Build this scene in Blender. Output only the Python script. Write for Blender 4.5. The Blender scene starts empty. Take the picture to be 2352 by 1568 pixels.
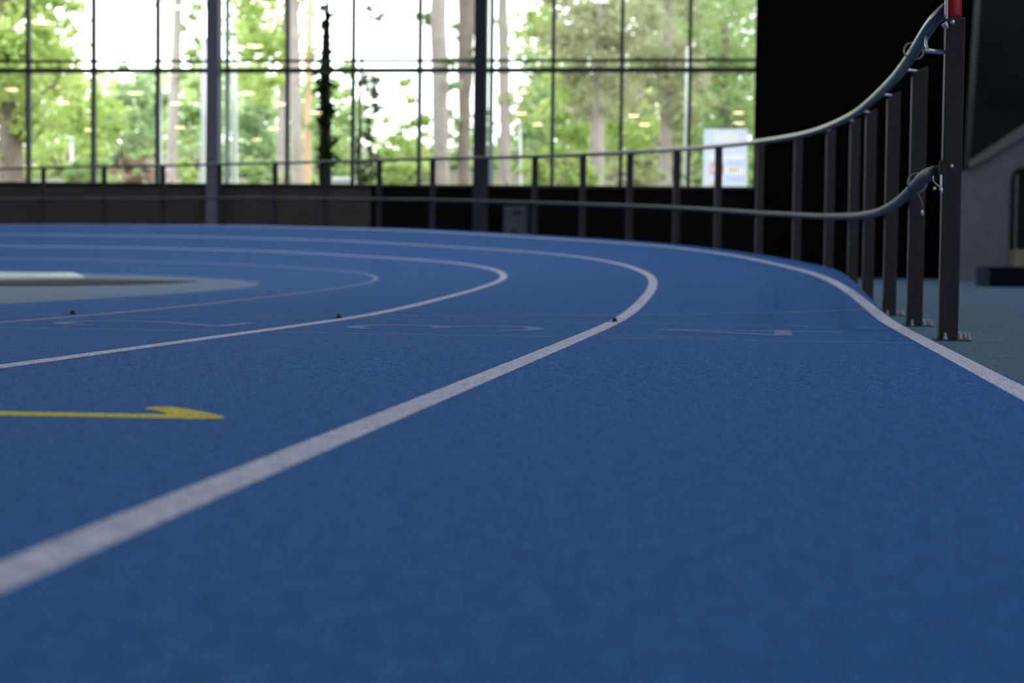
import bpy, math, random
import numpy as np
from mathutils import Vector, Matrix

random.seed(7)
C = bpy.context.scene.collection
SC = bpy.context.scene

# ------------------------------------------------------------------ camera
CAM_H, PITCH, ROLL, FPX = 0.2272, 0.0461, 0.0115, 4000.0
Fv = Vector((0, math.cos(PITCH), -math.sin(PITCH)))
Up = Vector((0, math.sin(PITCH), math.cos(PITCH)))
Xv = Vector((1, 0, 0))
Rc = Xv * math.cos(ROLL) + Up * math.sin(ROLL)
Uc = Up * math.cos(ROLL) - Xv * math.sin(ROLL)
cam = bpy.data.cameras.new('camera')
cam.sensor_width = 36.0
cam.lens = FPX / 2352.0 * 36.0
cam.clip_end = 600
cam.clip_start = 0.02
cam.dof.use_dof = True
cam.dof.focus_distance = 4.15
cam.dof.aperture_fstop = 4.5
camo = bpy.data.objects.new('camera', cam)
camo.matrix_world = Matrix(((Rc.x, Uc.x, -Fv.x, 0), (Rc.y, Uc.y, -Fv.y, 0), (Rc.z, Uc.z, -Fv.z, CAM_H), (0, 0, 0, 1)))
C.objects.link(camo)
SC.camera = camo

# ------------------------------------------------------------------ sky, exposure, lights
SC.view_settings.view_transform = 'Standard'
SC.view_settings.look = 'None'
SC.view_settings.gamma = 1.0
SC.view_settings.exposure = 0.0
SC.view_settings.use_curve_mapping = False
W = bpy.data.worlds.new('overcast_sky')
SC.world = W
W.use_nodes = True
bg = W.node_tree.nodes['Background']
bg.inputs[0].default_value = (0.94, 0.98, 1.0, 1)
bg.inputs[1].default_value = 5.4


def area(name, loc, rot, sx, sy, power, col):
    l = bpy.data.lights.new(name, 'AREA')
    l.shape = 'RECTANGLE'
    l.size, l.size_y = sx, sy
    l.energy = power
    l.color = col
    o = bpy.data.objects.new(name, l)
    o.location = loc
    o.rotation_euler = rot
    C.objects.link(o)
    return o


# added fill lamps in the shape of ceiling strips (housings built further down)
FILL_STRIPS = [(-26.0, 19), (-18.0, 19), (-10.0, 19), (-3.0, 19), (4.0, 19), (10.0, 19), (5.0, -5), (10.5, -5)]
for sx_, sy_ in FILL_STRIPS:
    area('ceiling_fill_light', (sx_, sy_, 9.03), (0, 0, 0), 0.5, 22, 540 if sy_ < 0 else 340, (0.86, 0.93, 1.0))
# soft fill added from behind right; no window is built in that wall
area('side_fill_light', (12.6, -9, 5.0), (0, math.radians(90), 0), 6, 26, 380, (0.82, 0.92, 1.0))


# ------------------------------------------------------------------ helpers
def ray(px, py):
    return Fv + Rc * ((px - 1176) / FPX) - Uc * ((py - 784) / FPX)


CP = Vector((0, 0, CAM_H))


def at(px, py, Y):
    d = ray(px, py)
    return CP + d * (Y / d.y)


def tag(o, label=None, cat=None, group=None, kind=None):
    if label: o['label'] = label
    if cat: o['category'] = cat
    if group: o['group'] = group
    if kind: o['kind'] = kind
    return o


def empty(name, loc, rz=0.0):
    o = bpy.data.objects.new(name, None)
    o.location = loc
    o.rotation_euler = (0, 0, rz)
    o.empty_display_size = 0.1
    C.objects.link(o)
    return o


class MB:
    def __init__(s):
        s.v, s.f, s.m = [], [], []

    def add(s, vs, fs, mi=0):
        b = len(s.v)
        s.v += [tuple(v) for v in vs]
        s.f += [tuple(i + b for i in f) for f in fs]
        s.m += [mi] * len(fs)

    def hexa(s, p, mi=0):
        s.add(p, [(0, 3, 2, 1), (4, 5, 6, 7), (0, 1, 5, 4), (1, 2, 6, 5), (2, 3, 7, 6), (3, 0, 4, 7)], mi)

    def box(s, x0, x1, y0, y1, z0, z1, mi=0):
        s.hexa([(x0, y0, z0), (x1, y0, z0), (x1, y1, z0), (x0, y1, z0), (x0, y0, z1), (x1, y0, z1), (x1, y1, z1), (x0, y1, z1)], mi)

    def prism(s, poly, z0, z1, mi=0):
        n = len(poly)
        s.add([(x, y, z0) for x, y in poly] + [(x, y, z1) for x, y in poly],
              [tuple(range(n - 1, -1, -1)), tuple(range(n, 2 * n))] + [(i, (i + 1) % n, n + (i + 1) % n, n + i) for i in range(n)], mi)

    def tube(s, pts, r, n=10, cap=True, mi=0, sq=1.0):
        pts = [Vector(p) for p in pts]
        rs = r if isinstance(r, (list, tuple)) else [r] * len(pts)
        rings = []
        prev = None
        for i, p in enumerate(pts):
            t = (pts[min(i + 1, len(pts) - 1)] - pts[max(i - 1, 0)]).normalized()
            if prev is None:
                a = Vector((0, 0, 1)) if abs(t.z) < 0.9 else Vector((1, 0, 0))
                u = t.cross(a).normalized()
            else:
                u = (prev - t * prev.dot(t)).normalized()
            prev = u
            w = t.cross(u)
            rings.append([p + (u * math.cos(k * 2 * math.pi / n) + w * math.sin(k * 2 * math.pi / n) * sq) * rs[i] for k in range(n)])
        vs = [q for rg in rings for q in rg]
        fs = []
        for i in range(len(pts) - 1):
            for k in range(n):
                k2 = (k + 1) % n
                fs.append((i * n + k, i * n + k2, (i + 1) * n + k2, (i + 1) * n + k))
        if cap:
            fs.append(tuple(range(n - 1, -1, -1)))
            fs.append(tuple((len(pts) - 1) * n + k for k in range(n)))
        s.add(vs, fs, mi)

    def build(s, name, mat, parent=None, smooth=False, bevel=0.0):
        me = bpy.data.meshes.new(name)
        me.from_pydata(s.v, [], s.f)
        for m_ in (mat if isinstance(mat, (list, tuple)) else [mat]):
            me.materials.append(m_)
        me.polygons.foreach_set('material_index', s.m)
        if smooth:
            me.polygons.foreach_set('use_smooth', [True] * len(s.f))
        me.update()
        o = bpy.data.objects.new(name, me)
        C.objects.link(o)
        if parent: o.parent = parent
        if bevel:
            b = o.modifiers.new('bevel', 'BEVEL')
            b.width = bevel
            b.segments = 2
            b.limit_method = 'ANGLE'
        return o


# ------------------------------------------------------------------ materials
def mat(name, col, rough=0.6, metal=0.0, spec=0.5, noise=None, bump=None, emit=None):
    """noise = (scale, amount, second colour) ; bump = (scale, strength, distance)"""
    m = bpy.data.materials.new(name)
    m.use_nodes = True
    nt = m.node_tree
    p = nt.nodes['Principled BSDF']
    p.inputs['Base Color'].default_value = (*col, 1)
    p.inputs['Roughness'].default_value = rough
    p.inputs['Metallic'].default_value = metal
    p.inputs['Specular IOR Level'].default_value = spec
    tc = nt.nodes.new('ShaderNodeTexCoord')
    if noise:
        n = nt.nodes.new('ShaderNodeTexNoise')
        n.inputs['Scale'].default_value = noise[0]
        n.inputs['Detail'].default_value = 4
        nt.links.new(tc.outputs['Object'], n.inputs['Vector'])
        r = nt.nodes.new('ShaderNodeMapRange')
        r.inputs[1].default_value = 0.35
        r.inputs[2].default_value = 0.65
        r.inputs[3].default_value = 0.0
        r.inputs[4].default_value = noise[1]
        nt.links.new(n.outputs['Fac'], r.inputs[0])
        mx = nt.nodes.new('ShaderNodeMix')
        mx.data_type = 'RGBA'
        mx.inputs[6].default_value = (*col, 1)
        mx.inputs[7].default_value = (*noise[2], 1)
        nt.links.new(r.outputs[0], mx.inputs[0])
        nt.links.new(mx.outputs[2], p.inputs['Base Color'])
    if bump:
        n = nt.nodes.new('ShaderNodeTexNoise')
        n.inputs['Scale'].default_value = bump[0]
        n.inputs['Detail'].default_value = 3
        nt.links.new(tc.outputs['Object'], n.inputs['Vector'])
        b = nt.nodes.new('ShaderNodeBump')
        b.inputs['Strength'].default_value = bump[1]
        b.inputs['Distance'].default_value = bump[2]
        nt.links.new(n.outputs['Fac'], b.inputs['Height'])
        nt.links.new(b.outputs[0], p.inputs['Normal'])
    if emit:
        p.inputs['Emission Color'].default_value = (*emit[:3], 1)
        p.inputs['Emission Strength'].default_value = emit[3]
    return m


def rubber(name, dark, mid, light, spec=0.06):
    """granulated sports flooring: fine grains, soft wear patches, tiny bumps"""
    m = bpy.data.materials.new(name)
    m.use_nodes = True
    nt = m.node_tree
    p = nt.nodes['Principled BSDF']
    p.inputs['Roughness'].default_value = 0.85
    p.inputs['Specular IOR Level'].default_value = spec
    tc = nt.nodes.new('ShaderNodeTexCoord')
    g = nt.nodes.new('ShaderNodeTexNoise')
    g.inputs['Scale'].default_value = 210
    g.inputs['Detail'].default_value = 3
    g.inputs['Roughness'].default_value = 0.7
    nt.links.new(tc.outputs['Object'], g.inputs['Vector'])
    cr = nt.nodes.new('ShaderNodeValToRGB')
    e = cr.color_ramp.elements
    e[0].position = 0.42; e[0].color = (*dark, 1)
    e[1].position = 0.60; e[1].color = (*light, 1)
    k = e.new(0.5); k.color = (*mid, 1)
    nt.links.new(g.outputs['Fac'], cr.inputs[0])
    w = nt.nodes.new('ShaderNodeTexNoise')
    w.inputs['Scale'].default_value = 38
    w.inputs['Detail'].default_value = 5
    nt.links.new(tc.outputs['Object'], w.inputs['Vector'])
    hs = nt.nodes.new('ShaderNodeHueSaturation')
    mr = nt.nodes.new('ShaderNodeMapRange')
    mr.inputs[1].default_value = 0.3; mr.inputs[2].default_value = 0.7
    mr.inputs[3].default_value = 0.78; mr.inputs[4].default_value = 1.22
    nt.links.new(w.outputs['Fac'], mr.inputs[0])
    nt.links.new(mr.outputs[0], hs.inputs['Value'])
    nt.links.new(cr.outputs[0], hs.inputs['Color'])
    nt.links.new(hs.outputs[0], p.inputs['Base Color'])
    b = nt.nodes.new('ShaderNodeBump')
    b.inputs['Strength'].default_value = 0.6
    b.inputs['Distance'].default_value = 0.0015
    nt.links.new(g.outputs['Fac'], b.inputs['Height'])
    nt.links.new(b.outputs[0], p.inputs['Normal'])
    return m


def leafmat(name, a, b):
    m = bpy.data.materials.new(name)
    m.use_nodes = True
    nt = m.node_tree
    nt.nodes.remove(nt.nodes['Principled BSDF'])
    out = nt.nodes['Material Output']
    tc = nt.nodes.new('ShaderNodeTexCoord')
    n = nt.nodes.new('ShaderNodeTexNoise')
    n.inputs['Scale'].default_value = 0.55
    n.inputs['Detail'].default_value = 3
    nt.links.new(tc.outputs['Object'], n.inputs['Vector'])
    cr = nt.nodes.new('ShaderNodeValToRGB')
    cr.color_ramp.elements[0].position = 0.38
    cr.color_ramp.elements[0].color = (*a, 1)
    cr.color_ramp.elements[1].position = 0.62
    cr.color_ramp.elements[1].color = (*b, 1)
    nt.links.new(n.outputs['Fac'], cr.inputs[0])
    d = nt.nodes.new('ShaderNodeBsdfDiffuse')
    t = nt.nodes.new('ShaderNodeBsdfTranslucent')
    nt.links.new(cr.outputs[0], d.inputs[0])
    nt.links.new(cr.outputs[0], t.inputs[0])
    mx = nt.nodes.new('ShaderNodeMixShader')
    mx.inputs[0].default_value = 0.5
    nt.links.new(d.outputs[0], mx.inputs[1])
    nt.links.new(t.outputs[0], mx.inputs[2])
    nt.links.new(mx.outputs[0], out.inputs[0])
    return m


def glassmat(name, refl, tint):
    m = bpy.data.materials.new(name)
    m.use_nodes = True
    nt = m.node_tree
    nt.nodes.remove(nt.nodes['Principled BSDF'])
    out = nt.nodes['Material Output']
    t = nt.nodes.new('ShaderNodeBsdfTransparent')
    t.inputs[0].default_value = (*tint, 1)
    g = nt.nodes.new('ShaderNodeBsdfGlossy')
    g.inputs['Roughness'].default_value = 0.0
    fr = nt.nodes.new('ShaderNodeFresnel')
    fr.inputs[0].default_value = 1.5
    mu = nt.nodes.new('ShaderNodeMath')
    mu.operation = 'MULTIPLY'
    mu.inputs[1].default_value = refl
    nt.links.new(fr.outputs[0], mu.inputs[0])
    mx = nt.nodes.new('ShaderNodeMixShader')
    nt.links.new(mu.outputs[0], mx.inputs[0])
    nt.links.new(t.outputs[0], mx.inputs[1])
    nt.links.new(g.outputs[0], mx.inputs[2])
    nt.links.new(mx.outputs[0], out.inputs[0])
    return m


def screenmat(name, col, open_):
    """woven sunscreen cloth: fine vertical threads, mostly open weave"""
    m = bpy.data.materials.new(name)
    m.use_nodes = True
    nt = m.node_tree
    nt.nodes.remove(nt.nodes['Principled BSDF'])
    out = nt.nodes['Material Output']
    tc = nt.nodes.new('ShaderNodeTexCoord')
    w = nt.nodes.new('ShaderNodeTexWave')
    w.bands_direction = 'X'
    w.inputs['Scale'].default_value = 6.0
    w.inputs['Distortion'].default_value = 0.4
    nt.links.new(tc.outputs['Object'], w.inputs['Vector'])
    mr = nt.nodes.new('ShaderNodeMapRange')
    mr.inputs[3].default_value = open_ - 0.14
    mr.inputs[4].default_value = open_ + 0.14
    nt.links.new(w.outputs['Fac'], mr.inputs[0])
    t = nt.nodes.new('ShaderNodeBsdfTransparent')
    d = nt.nodes.new('ShaderNodeBsdfDiffuse')
    d.inputs[0].default_value = (*col, 1)
    mx = nt.nodes.new('ShaderNodeMixShader')
    nt.links.new(mr.outputs[0], mx.inputs[0])
    nt.links.new(d.outputs[0], mx.inputs[1])
    nt.links.new(t.outputs[0], mx.inputs[2])
    nt.links.new(mx.outputs[0], out.inputs[0])
    return m


M_blue = rubber('blue_track_rubber', (0.006, 0.050, 0.19), (0.018, 0.105, 0.34), (0.055, 0.20, 0.50))
M_line = rubber('white_line_paint', (0.29, 0.30, 0.41), (0.50, 0.51, 0.66), (0.74, 0.75, 0.90))
M_thin = rubber('thin_white_line_paint', (0.16, 0.20, 0.32), (0.26, 0.31, 0.46), (0.42, 0.46, 0.60))
M_worn = rubber('worn_number_paint', (0.08, 0.15, 0.34), (0.15, 0.22, 0.43), (0.26, 0.34, 0.56))
M_yel = rubber('yellow_arrow_paint', (0.28, 0.26, 0.06), (0.62, 0.55, 0.07), (0.85, 0.74, 0.12))
M_floor = rubber('blue_grey_floor', (0.045, 0.085, 0.135), (0.075, 0.13, 0.20), (0.115, 0.185, 0.27))
M_infield = rubber('pale_infield_floor', (0.125, 0.185, 0.275), (0.165, 0.235, 0.34), (0.21, 0.28, 0.40))
M_bank = mat('embankment_side', (0.012, 0.012, 0.014), 0.8)
M_post = mat('dark_grey_powder_coat', (0.036, 0.034, 0.040), 0.55, spec=0.25, noise=(30, 0.5, (0.052, 0.050, 0.056)))
M_rail = mat('pale_grey_handrail', (0.060, 0.063, 0.062), 0.28, 0.0, spec=0.6, noise=(18, 0.5, (0.055, 0.058, 0.058)))
M_low = mat('matt_grey_rail', (0.095, 0.10, 0.096), 0.55, 0.0, spec=0.25, noise=(18, 0.5, (0.075, 0.08, 0.078)))
M_steel = mat('zinc_steel', (0.85, 0.86, 0.88), 0.22, 0.5, noise=(60, 0.4, (0.55, 0.56, 0.58)))
M_cord = mat('grey_cord', (0.16, 0.165, 0.17), 0.5, noise=(200, 0.6, (0.10, 0.10, 0.11)))
M_red = mat('red_plastic', (0.50, 0.03, 0.04), 0.28, noise=(25, 0.4, (0.30, 0.015, 0.022)))
M_black = mat('black_rubber', (0.006, 0.007, 0.012), 0.6)
M_bwall = mat('black_wall_cladding', (0.003, 0.003, 0.0034), 0.9, spec=0.03, noise=(2, 0.5, (0.0042, 0.0042, 0.005)))
M_brown = mat('dark_brown_wall_panel', (0.085, 0.069, 0.072), 0.8, spec=0.15, noise=(3, 0.6, (0.066, 0.054, 0.056)))
M_dpanel = mat('near_black_wall_panel', (0.009, 0.0086, 0.010), 0.9, spec=0.03, noise=(3, 0.6, (0.0065, 0.0065, 0.008)))
M_frame = mat('dark_green_grey_frame', (0.018, 0.030, 0.030), 0.5, noise=(10, 0.5, (0.014, 0.022, 0.024)))
M_column = mat('dark_violet_grey_column', (0.16, 0.15, 0.21), 0.6, noise=(6, 0.5, (0.13, 0.125, 0.175)))
M_column2 = mat('dark_blue_grey_column', (0.034, 0.037, 0.054), 0.6, spec=0.2, noise=(6, 0.5, (0.028, 0.031, 0.045)))
M_jamb = mat('pale_jamb', (0.55, 0.60, 0.62), 0.5, noise=(6, 0.4, (0.42, 0.47, 0.49)))
M_ceil = mat('dark_ceiling', (0.03, 0.03, 0.033), 0.9, noise=(1.5, 0.5, (0.022, 0.022, 0.025)))
M_conc = mat('grey_concrete', (0.17, 0.182, 0.198), 0.85, noise=(4, 0.6, (0.135, 0.146, 0.16)))
M_conc2 = mat('dark_green_panel', (0.010, 0.014, 0.015), 0.8, spec=0.1, noise=(0.5, 0.8, (0.020, 0.027, 0.028)))
M_strut = mat('grey_strut_paint', (0.16, 0.16, 0.165), 0.6, noise=(3, 0.5, (0.13, 0.13, 0.135)))
M_navy = mat('navy_vinyl', (0.003, 0.005, 0.012), 0.8, spec=0.1, noise=(5, 0.5, (0.004, 0.007, 0.015)))
M_blueend = mat('blue_vinyl', (0.010, 0.03, 0.065), 0.8, spec=0.1, noise=(5, 0.5, (0.010, 0.032, 0.07)))
M_beige = mat('beige_card', (0.30, 0.25, 0.20), 0.8, noise=(8, 0.5, (0.24, 0.2, 0.16)))
M_cab = mat('grey_blue_cabinet_paint', (0.085, 0.10, 0.115), 0.6, spec=0.2, noise=(5, 0.5, (0.07, 0.085, 0.098)))
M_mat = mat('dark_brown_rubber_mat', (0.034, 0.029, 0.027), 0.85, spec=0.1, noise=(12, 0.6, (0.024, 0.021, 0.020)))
M_white = mat('glossy_white', (0.92, 0.92, 0.93), 0.18, spec=0.8, noise=(3, 0.4, (0.85, 0.85, 0.87)))
M_lamp = mat('warm_lamp_diffuser', (0.9, 0.8, 0.7), 0.5, emit=(1.0, 0.72, 0.48, 24))
M_strip = mat('fill_strip_diffuser', (0.9, 0.9, 0.9), 0.5, emit=(0.86, 0.93, 1.0, 1.0))
M_glass = glassmat('window_glass', 1.6, (0.97, 0.99, 0.97))
M_screen = screenmat('sheer_sunscreen_cloth', (0.16, 0.16, 0.15), 0.70)
M_trunk = mat('pinkish_grey_bark', (0.42, 0.36, 0.34), 0.9, noise=(3, 0.8, (0.30, 0.26, 0.25)), bump=(8, 0.5, 0.03))
M_trunk2 = mat('brown_bark', (0.26, 0.20, 0.18), 0.9, noise=(3, 0.8, (0.16, 0.125, 0.11)), bump=(8, 0.5, 0.03))
M_pine = mat('orange_pine_bark', (0.66, 0.42, 0.27), 0.9, noise=(3, 0.7, (0.50, 0.35, 0.26)), bump=(8, 0.5, 0.03))
M_dtrunk = mat('very_dark_bark', (0.016, 0.018, 0.012), 0.95, noise=(4, 0.8, (0.008, 0.010, 0.006)), bump=(8, 0.6, 0.04))
M_pole = mat('pale_galvanised_pole', (0.72, 0.75, 0.76), 0.45, 0.2, noise=(2, 0.4, (0.62, 0.66, 0.68)))
M_soil = mat('leaf_litter_slope', (0.13, 0.10, 0.08), 0.95, noise=(0.5, 1.0, (0.10, 0.13, 0.05)))
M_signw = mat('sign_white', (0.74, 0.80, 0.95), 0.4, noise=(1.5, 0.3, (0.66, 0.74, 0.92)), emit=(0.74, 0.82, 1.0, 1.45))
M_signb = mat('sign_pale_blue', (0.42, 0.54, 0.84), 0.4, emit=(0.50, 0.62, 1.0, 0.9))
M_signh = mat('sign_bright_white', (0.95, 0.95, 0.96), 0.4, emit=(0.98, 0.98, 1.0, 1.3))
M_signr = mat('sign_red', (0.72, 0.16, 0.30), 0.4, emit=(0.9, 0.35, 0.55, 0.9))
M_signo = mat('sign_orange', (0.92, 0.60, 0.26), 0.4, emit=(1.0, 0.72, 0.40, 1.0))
M_litjamb = leafmat('lit_jamb', (0.46, 0.52, 0.54), (0.52, 0.58, 0.60))  # translucent, so the jamb shows pale as if lit from outside
L_bright = leafmat('bright_spring_leaves', (0.38, 0.50, 0.16), (0.62, 0.70, 0.30))
L_mid = leafmat('mid_green_leaves', (0.28, 0.39, 0.17), (0.50, 0.61, 0.29))
L_cool = leafmat('cool_green_leaves', (0.28, 0.39, 0.22), (0.46, 0.57, 0.32))
L_dull = leafmat('dull_conifer_needles', (0.35, 0.38, 0.21), (0.52, 0.51, 0.34))
L_dark = leafmat('dark_ivy_leaves', (0.012, 0.022, 0.008), (0.03, 0.055, 0.015))
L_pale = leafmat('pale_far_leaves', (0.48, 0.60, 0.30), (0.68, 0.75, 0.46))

# ------------------------------------------------------------------ track geometry (path s, offset d to the inside)
KN = np.array([-2, 0, 2, 4, 6, 8, 10, 12, 15, 18, 22, 26, 30, 36, 44, 60.])
KA = [0., 0., 0.002, 0.0049, 0.0199, 0.0257, 0.0363, 0.0515, 0.0552, 0.055, 0.0554, 0.0557, 0.0553, 0.0554, 0.0554, 0.0554]
KA[:2] = [-0.0095, -0.002]; KA[2] = 0.0029
BA = [0., 0., 0.006, 0.0129, 0.096, 0.1657, 0.2184, 0.2936, 0.4053, 0.4964, 0.6366, 0.7228, 0.7543, 0.7516, 0.7456, 0.7387]
AW = [0.0702, 0.0507, 0.0097, 0.0263, 0.0577, 0.1405, 0.1668, 0.1523, 0.1382, 0.1334, 0.1263, 0.1209, 0.1178, 0.1189, 0.1194, 0.1195]
AZ = [0, 0, 0, 0.0028, 0.0054, 0.0292, 0.0266, 0.0211, 0.0194, 0.0278, 0.0237, 0.0172, 0.01, 0.0044, 0.0018, 0.0009]
RH = [0.9576, 0.9761, 1.0291, 0.9852, 1.0487, 1.1229, 1.1724, 1.2479, 1.3623, 1.4673, 1.6078, 1.6813, 1.7146, 1.6935, 1.6815, 1.6723]
INNER = 3.989


def ip(v):
    S0 = np.arange(-2, 60, 0.1)
    y = np.interp(S0, KN, v)
    k = np.hanning(31); k /= k.sum()
    return np.convolve(np.pad(y, 15, mode='edge'), k, 'valid')


kap, bnk, aw, az, rh = ip(KA), np.maximum(ip(BA), 0), np.maximum(ip(AW), 0.02), np.maximum(ip(AZ), 0), ip(RH)
# the second half of the bend mirrors the first; before and after it the track runs straight
MID = 320
kap = np.concatenate([kap[:MID], kap[:MID][::-1]]); bnk = np.concatenate([bnk[:MID], bnk[:MID][::-1]])
aw = np.concatenate([aw[:MID], aw[:MID][::-1]]); az = np.concatenate([az[:MID], az[:MID][::-1]]); rh = np.concatenate([rh[:MID], rh[:MID][::-1]])
th = 0.1325 - np.concatenate([[0], np.cumsum((kap[1:] + kap[:-1]) / 2 * 0.1)])
pxs = 0.5876 + np.concatenate([[0], np.cumsum(np.sin(th[:-1]) * 0.1)])
pys = 0.7657 + np.concatenate([[0], np.cumsum(np.cos(th[:-1]) * 0.1)])
NB = 460
NA = 400


def ext(a):
    return np.concatenate([np.full(NB, a[0]), a, np.full(NA, a[-1])])


pre = np.arange(NB, 0, -1) * 0.1
post_ = np.arange(1, NA + 1) * 0.1
pxs = np.concatenate([pxs[0] - pre * math.sin(th[0]), pxs, pxs[-1] + post_ * math.sin(th[-1])])
pys = np.concatenate([pys[0] - pre * math.cos(th[0]), pys, pys[-1] + post_ * math.cos(th[-1])])
th, bnk, aw, az, rh = ext(th), ext(bnk), ext(aw), ext(az), ext(rh)
S0 = -2 - NB * 0.1


def smp(arr, s):
    t = (s - S0) / 0.1
    i = int(max(0, min(len(arr) - 2, math.floor(t))))
    f = t - i
    return arr[i] * (1 - f) + arr[i + 1] * f


def frame(s):
    h = smp(th, s)
    return smp(pxs, s), smp(pys, s), h


def surf(s, d, lift=0.0):
    x, y, h = frame(s)
    b, w, z = smp(bnk, s), smp(aw, s), smp(az, s)
    zz = b * (4 - max(d, 0)) / 4 if d < 4 else 0.0
    if d < 0:
        zz = b + z * min(1, -d / w)
    return Vector((x - d * math.cos(h), y + d * math.sin(h), max(zz, 0) + lift))


def ribbon(mb, sd, lift=0.002, mi=0):
    """sd: list of ((s,d),(s,d)) pairs"""
    vs = []
    for a, b in sd:
        vs += [surf(*a, lift), surf(*b, lift)]
    mb.add(vs, [(2 * i, 2 * i + 1, 2 * i + 3, 2 * i + 2) for i in range(len(sd) - 1)], mi)


def frange(a, b, st):
    n = max(1, int(round((b - a) / st)))
    return [a + (b - a) * i / n for i in range(n + 1)]


SS = frange(-44, -4, 2.0)[:-1] + frange(-4, 66, 0.2)[:-1] + frange(66, 72, 2.0)

# ------------------------------------------------------------------ running track
track = empty('running_track', (0, 0, 0))
tag(track, 'blue four lane indoor running track sweeping into a banked left bend', 'running track')
mb = MB()
DD = [-9, -0.5, 0, 0.5, 1, 1.5, 2, 2.5, 3, 3.5, INNER]
rows = []
for s in SS:
    w = smp(aw, s)
    rows.append([surf(s, -w) if d == -9 else (surf(s, -w * 0.5) if d == -0.5 else surf(s, d)) for d in DD])
n = len(DD)
mb.add([p for r in rows for p in r], [(i * n + k, i * n + k + 1, (i + 1) * n + k + 1, (i + 1) * n + k) for i in range(len(SS) - 1) for k in range(n - 1)])
o = mb.build('track_surface', M_blue, track, smooth=True)
# side of the embankment
mb = MB()
vs = []
for s in SS:
    p = surf(s, -smp(aw, s)); q = surf(s, -smp(aw, s) - 0.012)
    vs += [p, Vector((q.x, q.y, p.z - 0.01)), Vector((q.x, q.y, -0.012))]
mb.add(vs, [(3 * i + k, 3 * i + k + 1, 3 * i + k + 4, 3 * i + k + 3) for i in range(len(SS) - 1) for k in range(2)])
o = mb.build('embankment_side', M_bank, track)
o['label'] = 'dark outer side of the banked bend'
for d, lab in ((0.0, 'outermost white lane line'), (1.0, 'white line between fourth and third lane'), (2.0, 'white line between third and second lane'), (3.0, 'white line between second and first lane')):
    mb = MB()
    w = 0.018 if d == 3.0 else 0.026
    ribbon(mb, [((s, d - w), (s, d + w)) for s in SS], 0.0005)
    o = mb.build('lane_line', M_thin if d == 3.0 else M_line, track)
    o['label'] = lab


def stroke(mb, pts, w, lift):
    """poly line in (s,d) with width w"""
    out = []
    for i, p in enumerate(pts):
        a = pts[max(i - 1, 0)]; b = pts[min(i + 1, len(pts) - 1)]
        t = np.array(b) - np.array(a); t = t / max(np.linalg.norm(t), 1e-9)
        nrm = np.array([-t[1], t[0]]) * w / 2
        out.append((tuple(np.array(p) + nrm), tuple(np.array(p) - nrm)))
    ribbon(mb, out, lift)


def lerp_line(pts, n=24):
    r = []
    for (a, b) in zip(pts[:-1], pts[1:]):
        for i in range(n):
            r.append((a[0] + (b[0] - a[0]) * i / n, a[1] + (b[1] - a[1]) * i / n))
    r.append(pts[-1])
    return r


for nm, pts, w in (('start_line', [(2.3, 3.0), (2.3, 2.06)], 0.014), ('start_line', [(2.29, 1.92), (2.28, 1.06)], 0.014),
                   ('start_line', [(2.25, 0.93), (2.22, 0.04)], 0.014), ('start_line', [(2.42, 0.97), (2.37, 0.55)], 0.012),
                   ('relay_line', [(3.5, 3.3), (3.45, 1.9), (3.4, 1.04)], 0.014), ('relay_line', [(3.4, 1.0), (3.38, 0.4), (3.3, 0.02)], 0.014),
                   ('relay_line', [(3.65, 2.4), (3.9, 1.6), (4.15, 0.9), (4.4, 0.38), (4.65, 0.02)], 0.018)):
    mb = MB()
    stroke(mb, lerp_line(pts), w, 0.0007)
    mb.build(nm, M_thin, track)
GLY = {
    '4': [[(0.78, 0.0), (0.78, 1.0)], [(0.78, 1.0), (0.0, 0.32)], [(0.0, 0.32), (1.0, 0.32)]],
    '3': [[(0.08, 0.86), (0.2, 0.95), (0.42, 1.0), (0.68, 0.98), (0.88, 0.88), (0.92, 0.74), (0.84, 0.62), (0.62, 0.54), (0.42, 0.53)],
          [(0.42, 0.53), (0.68, 0.52), (0.9, 0.42), (0.98, 0.26), (0.9, 0.1), (0.7, 0.02), (0.42, 0.0), (0.2, 0.04), (0.05, 0.16)]],
    '2': [[(0.04, 0.74), (0.1, 0.9), (0.3, 0.99), (0.55, 1.0), (0.82, 0.93), (0.95, 0.78), (0.9, 0.6), (0.7, 0.42), (0.35, 0.2), (0.06, 0.02)],
          [(0.06, 0.03), (0.98, 0.03)]],
}
for ch, dc in (('4', 0.51), ('3', 1.5), ('2', 2.5)):
    mb = MB()
    for st in GLY[ch]:
        stroke(mb, lerp_line([(2.60 + gx * 0.40, dc + (gy - 0.5) * 0.60) for gx, gy in st], 4), 0.055, 0.0009)
    o = mb.build('lane_number', M_worn, track)
    o['label'] = 'worn white lane number ' + ch
mb = MB()
poly = [(-1.16, 2.546), (-0.614, 2.514), (-0.55, 2.508), (-0.496, 2.508), (-0.512, 2.546), (-0.536, 2.58), (-0.551, 2.601), (-0.542, 2.629), (-0.514, 2.633), (-0.476, 2.588), (-0.442, 2.537), (-0.41, 2.484), (-0.408, 2.457), (-0.43, 2.437), (-0.455, 2.437), (-0.478, 2.444), (-0.536, 2.444), (-0.598, 2.449), (-1.16, 2.484)]
# shaft, barb and tip as separate convex faces so that the concave outline stays clean
mb.add([(x, y, 0.0009) for x, y in poly], [(0, 18, 17, 1), (1, 17, 16, 2), (2, 16, 15, 3), (3, 15, 8), (3, 8, 7, 4), (4, 7, 6, 5), (15, 14, 9, 8), (14, 13, 10, 9), (13, 12, 11, 10)])
o = mb.build('arrow_marking', M_yel, track)
o['label'] = 'yellow painted arrow pointing to the outside of the track'

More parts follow.
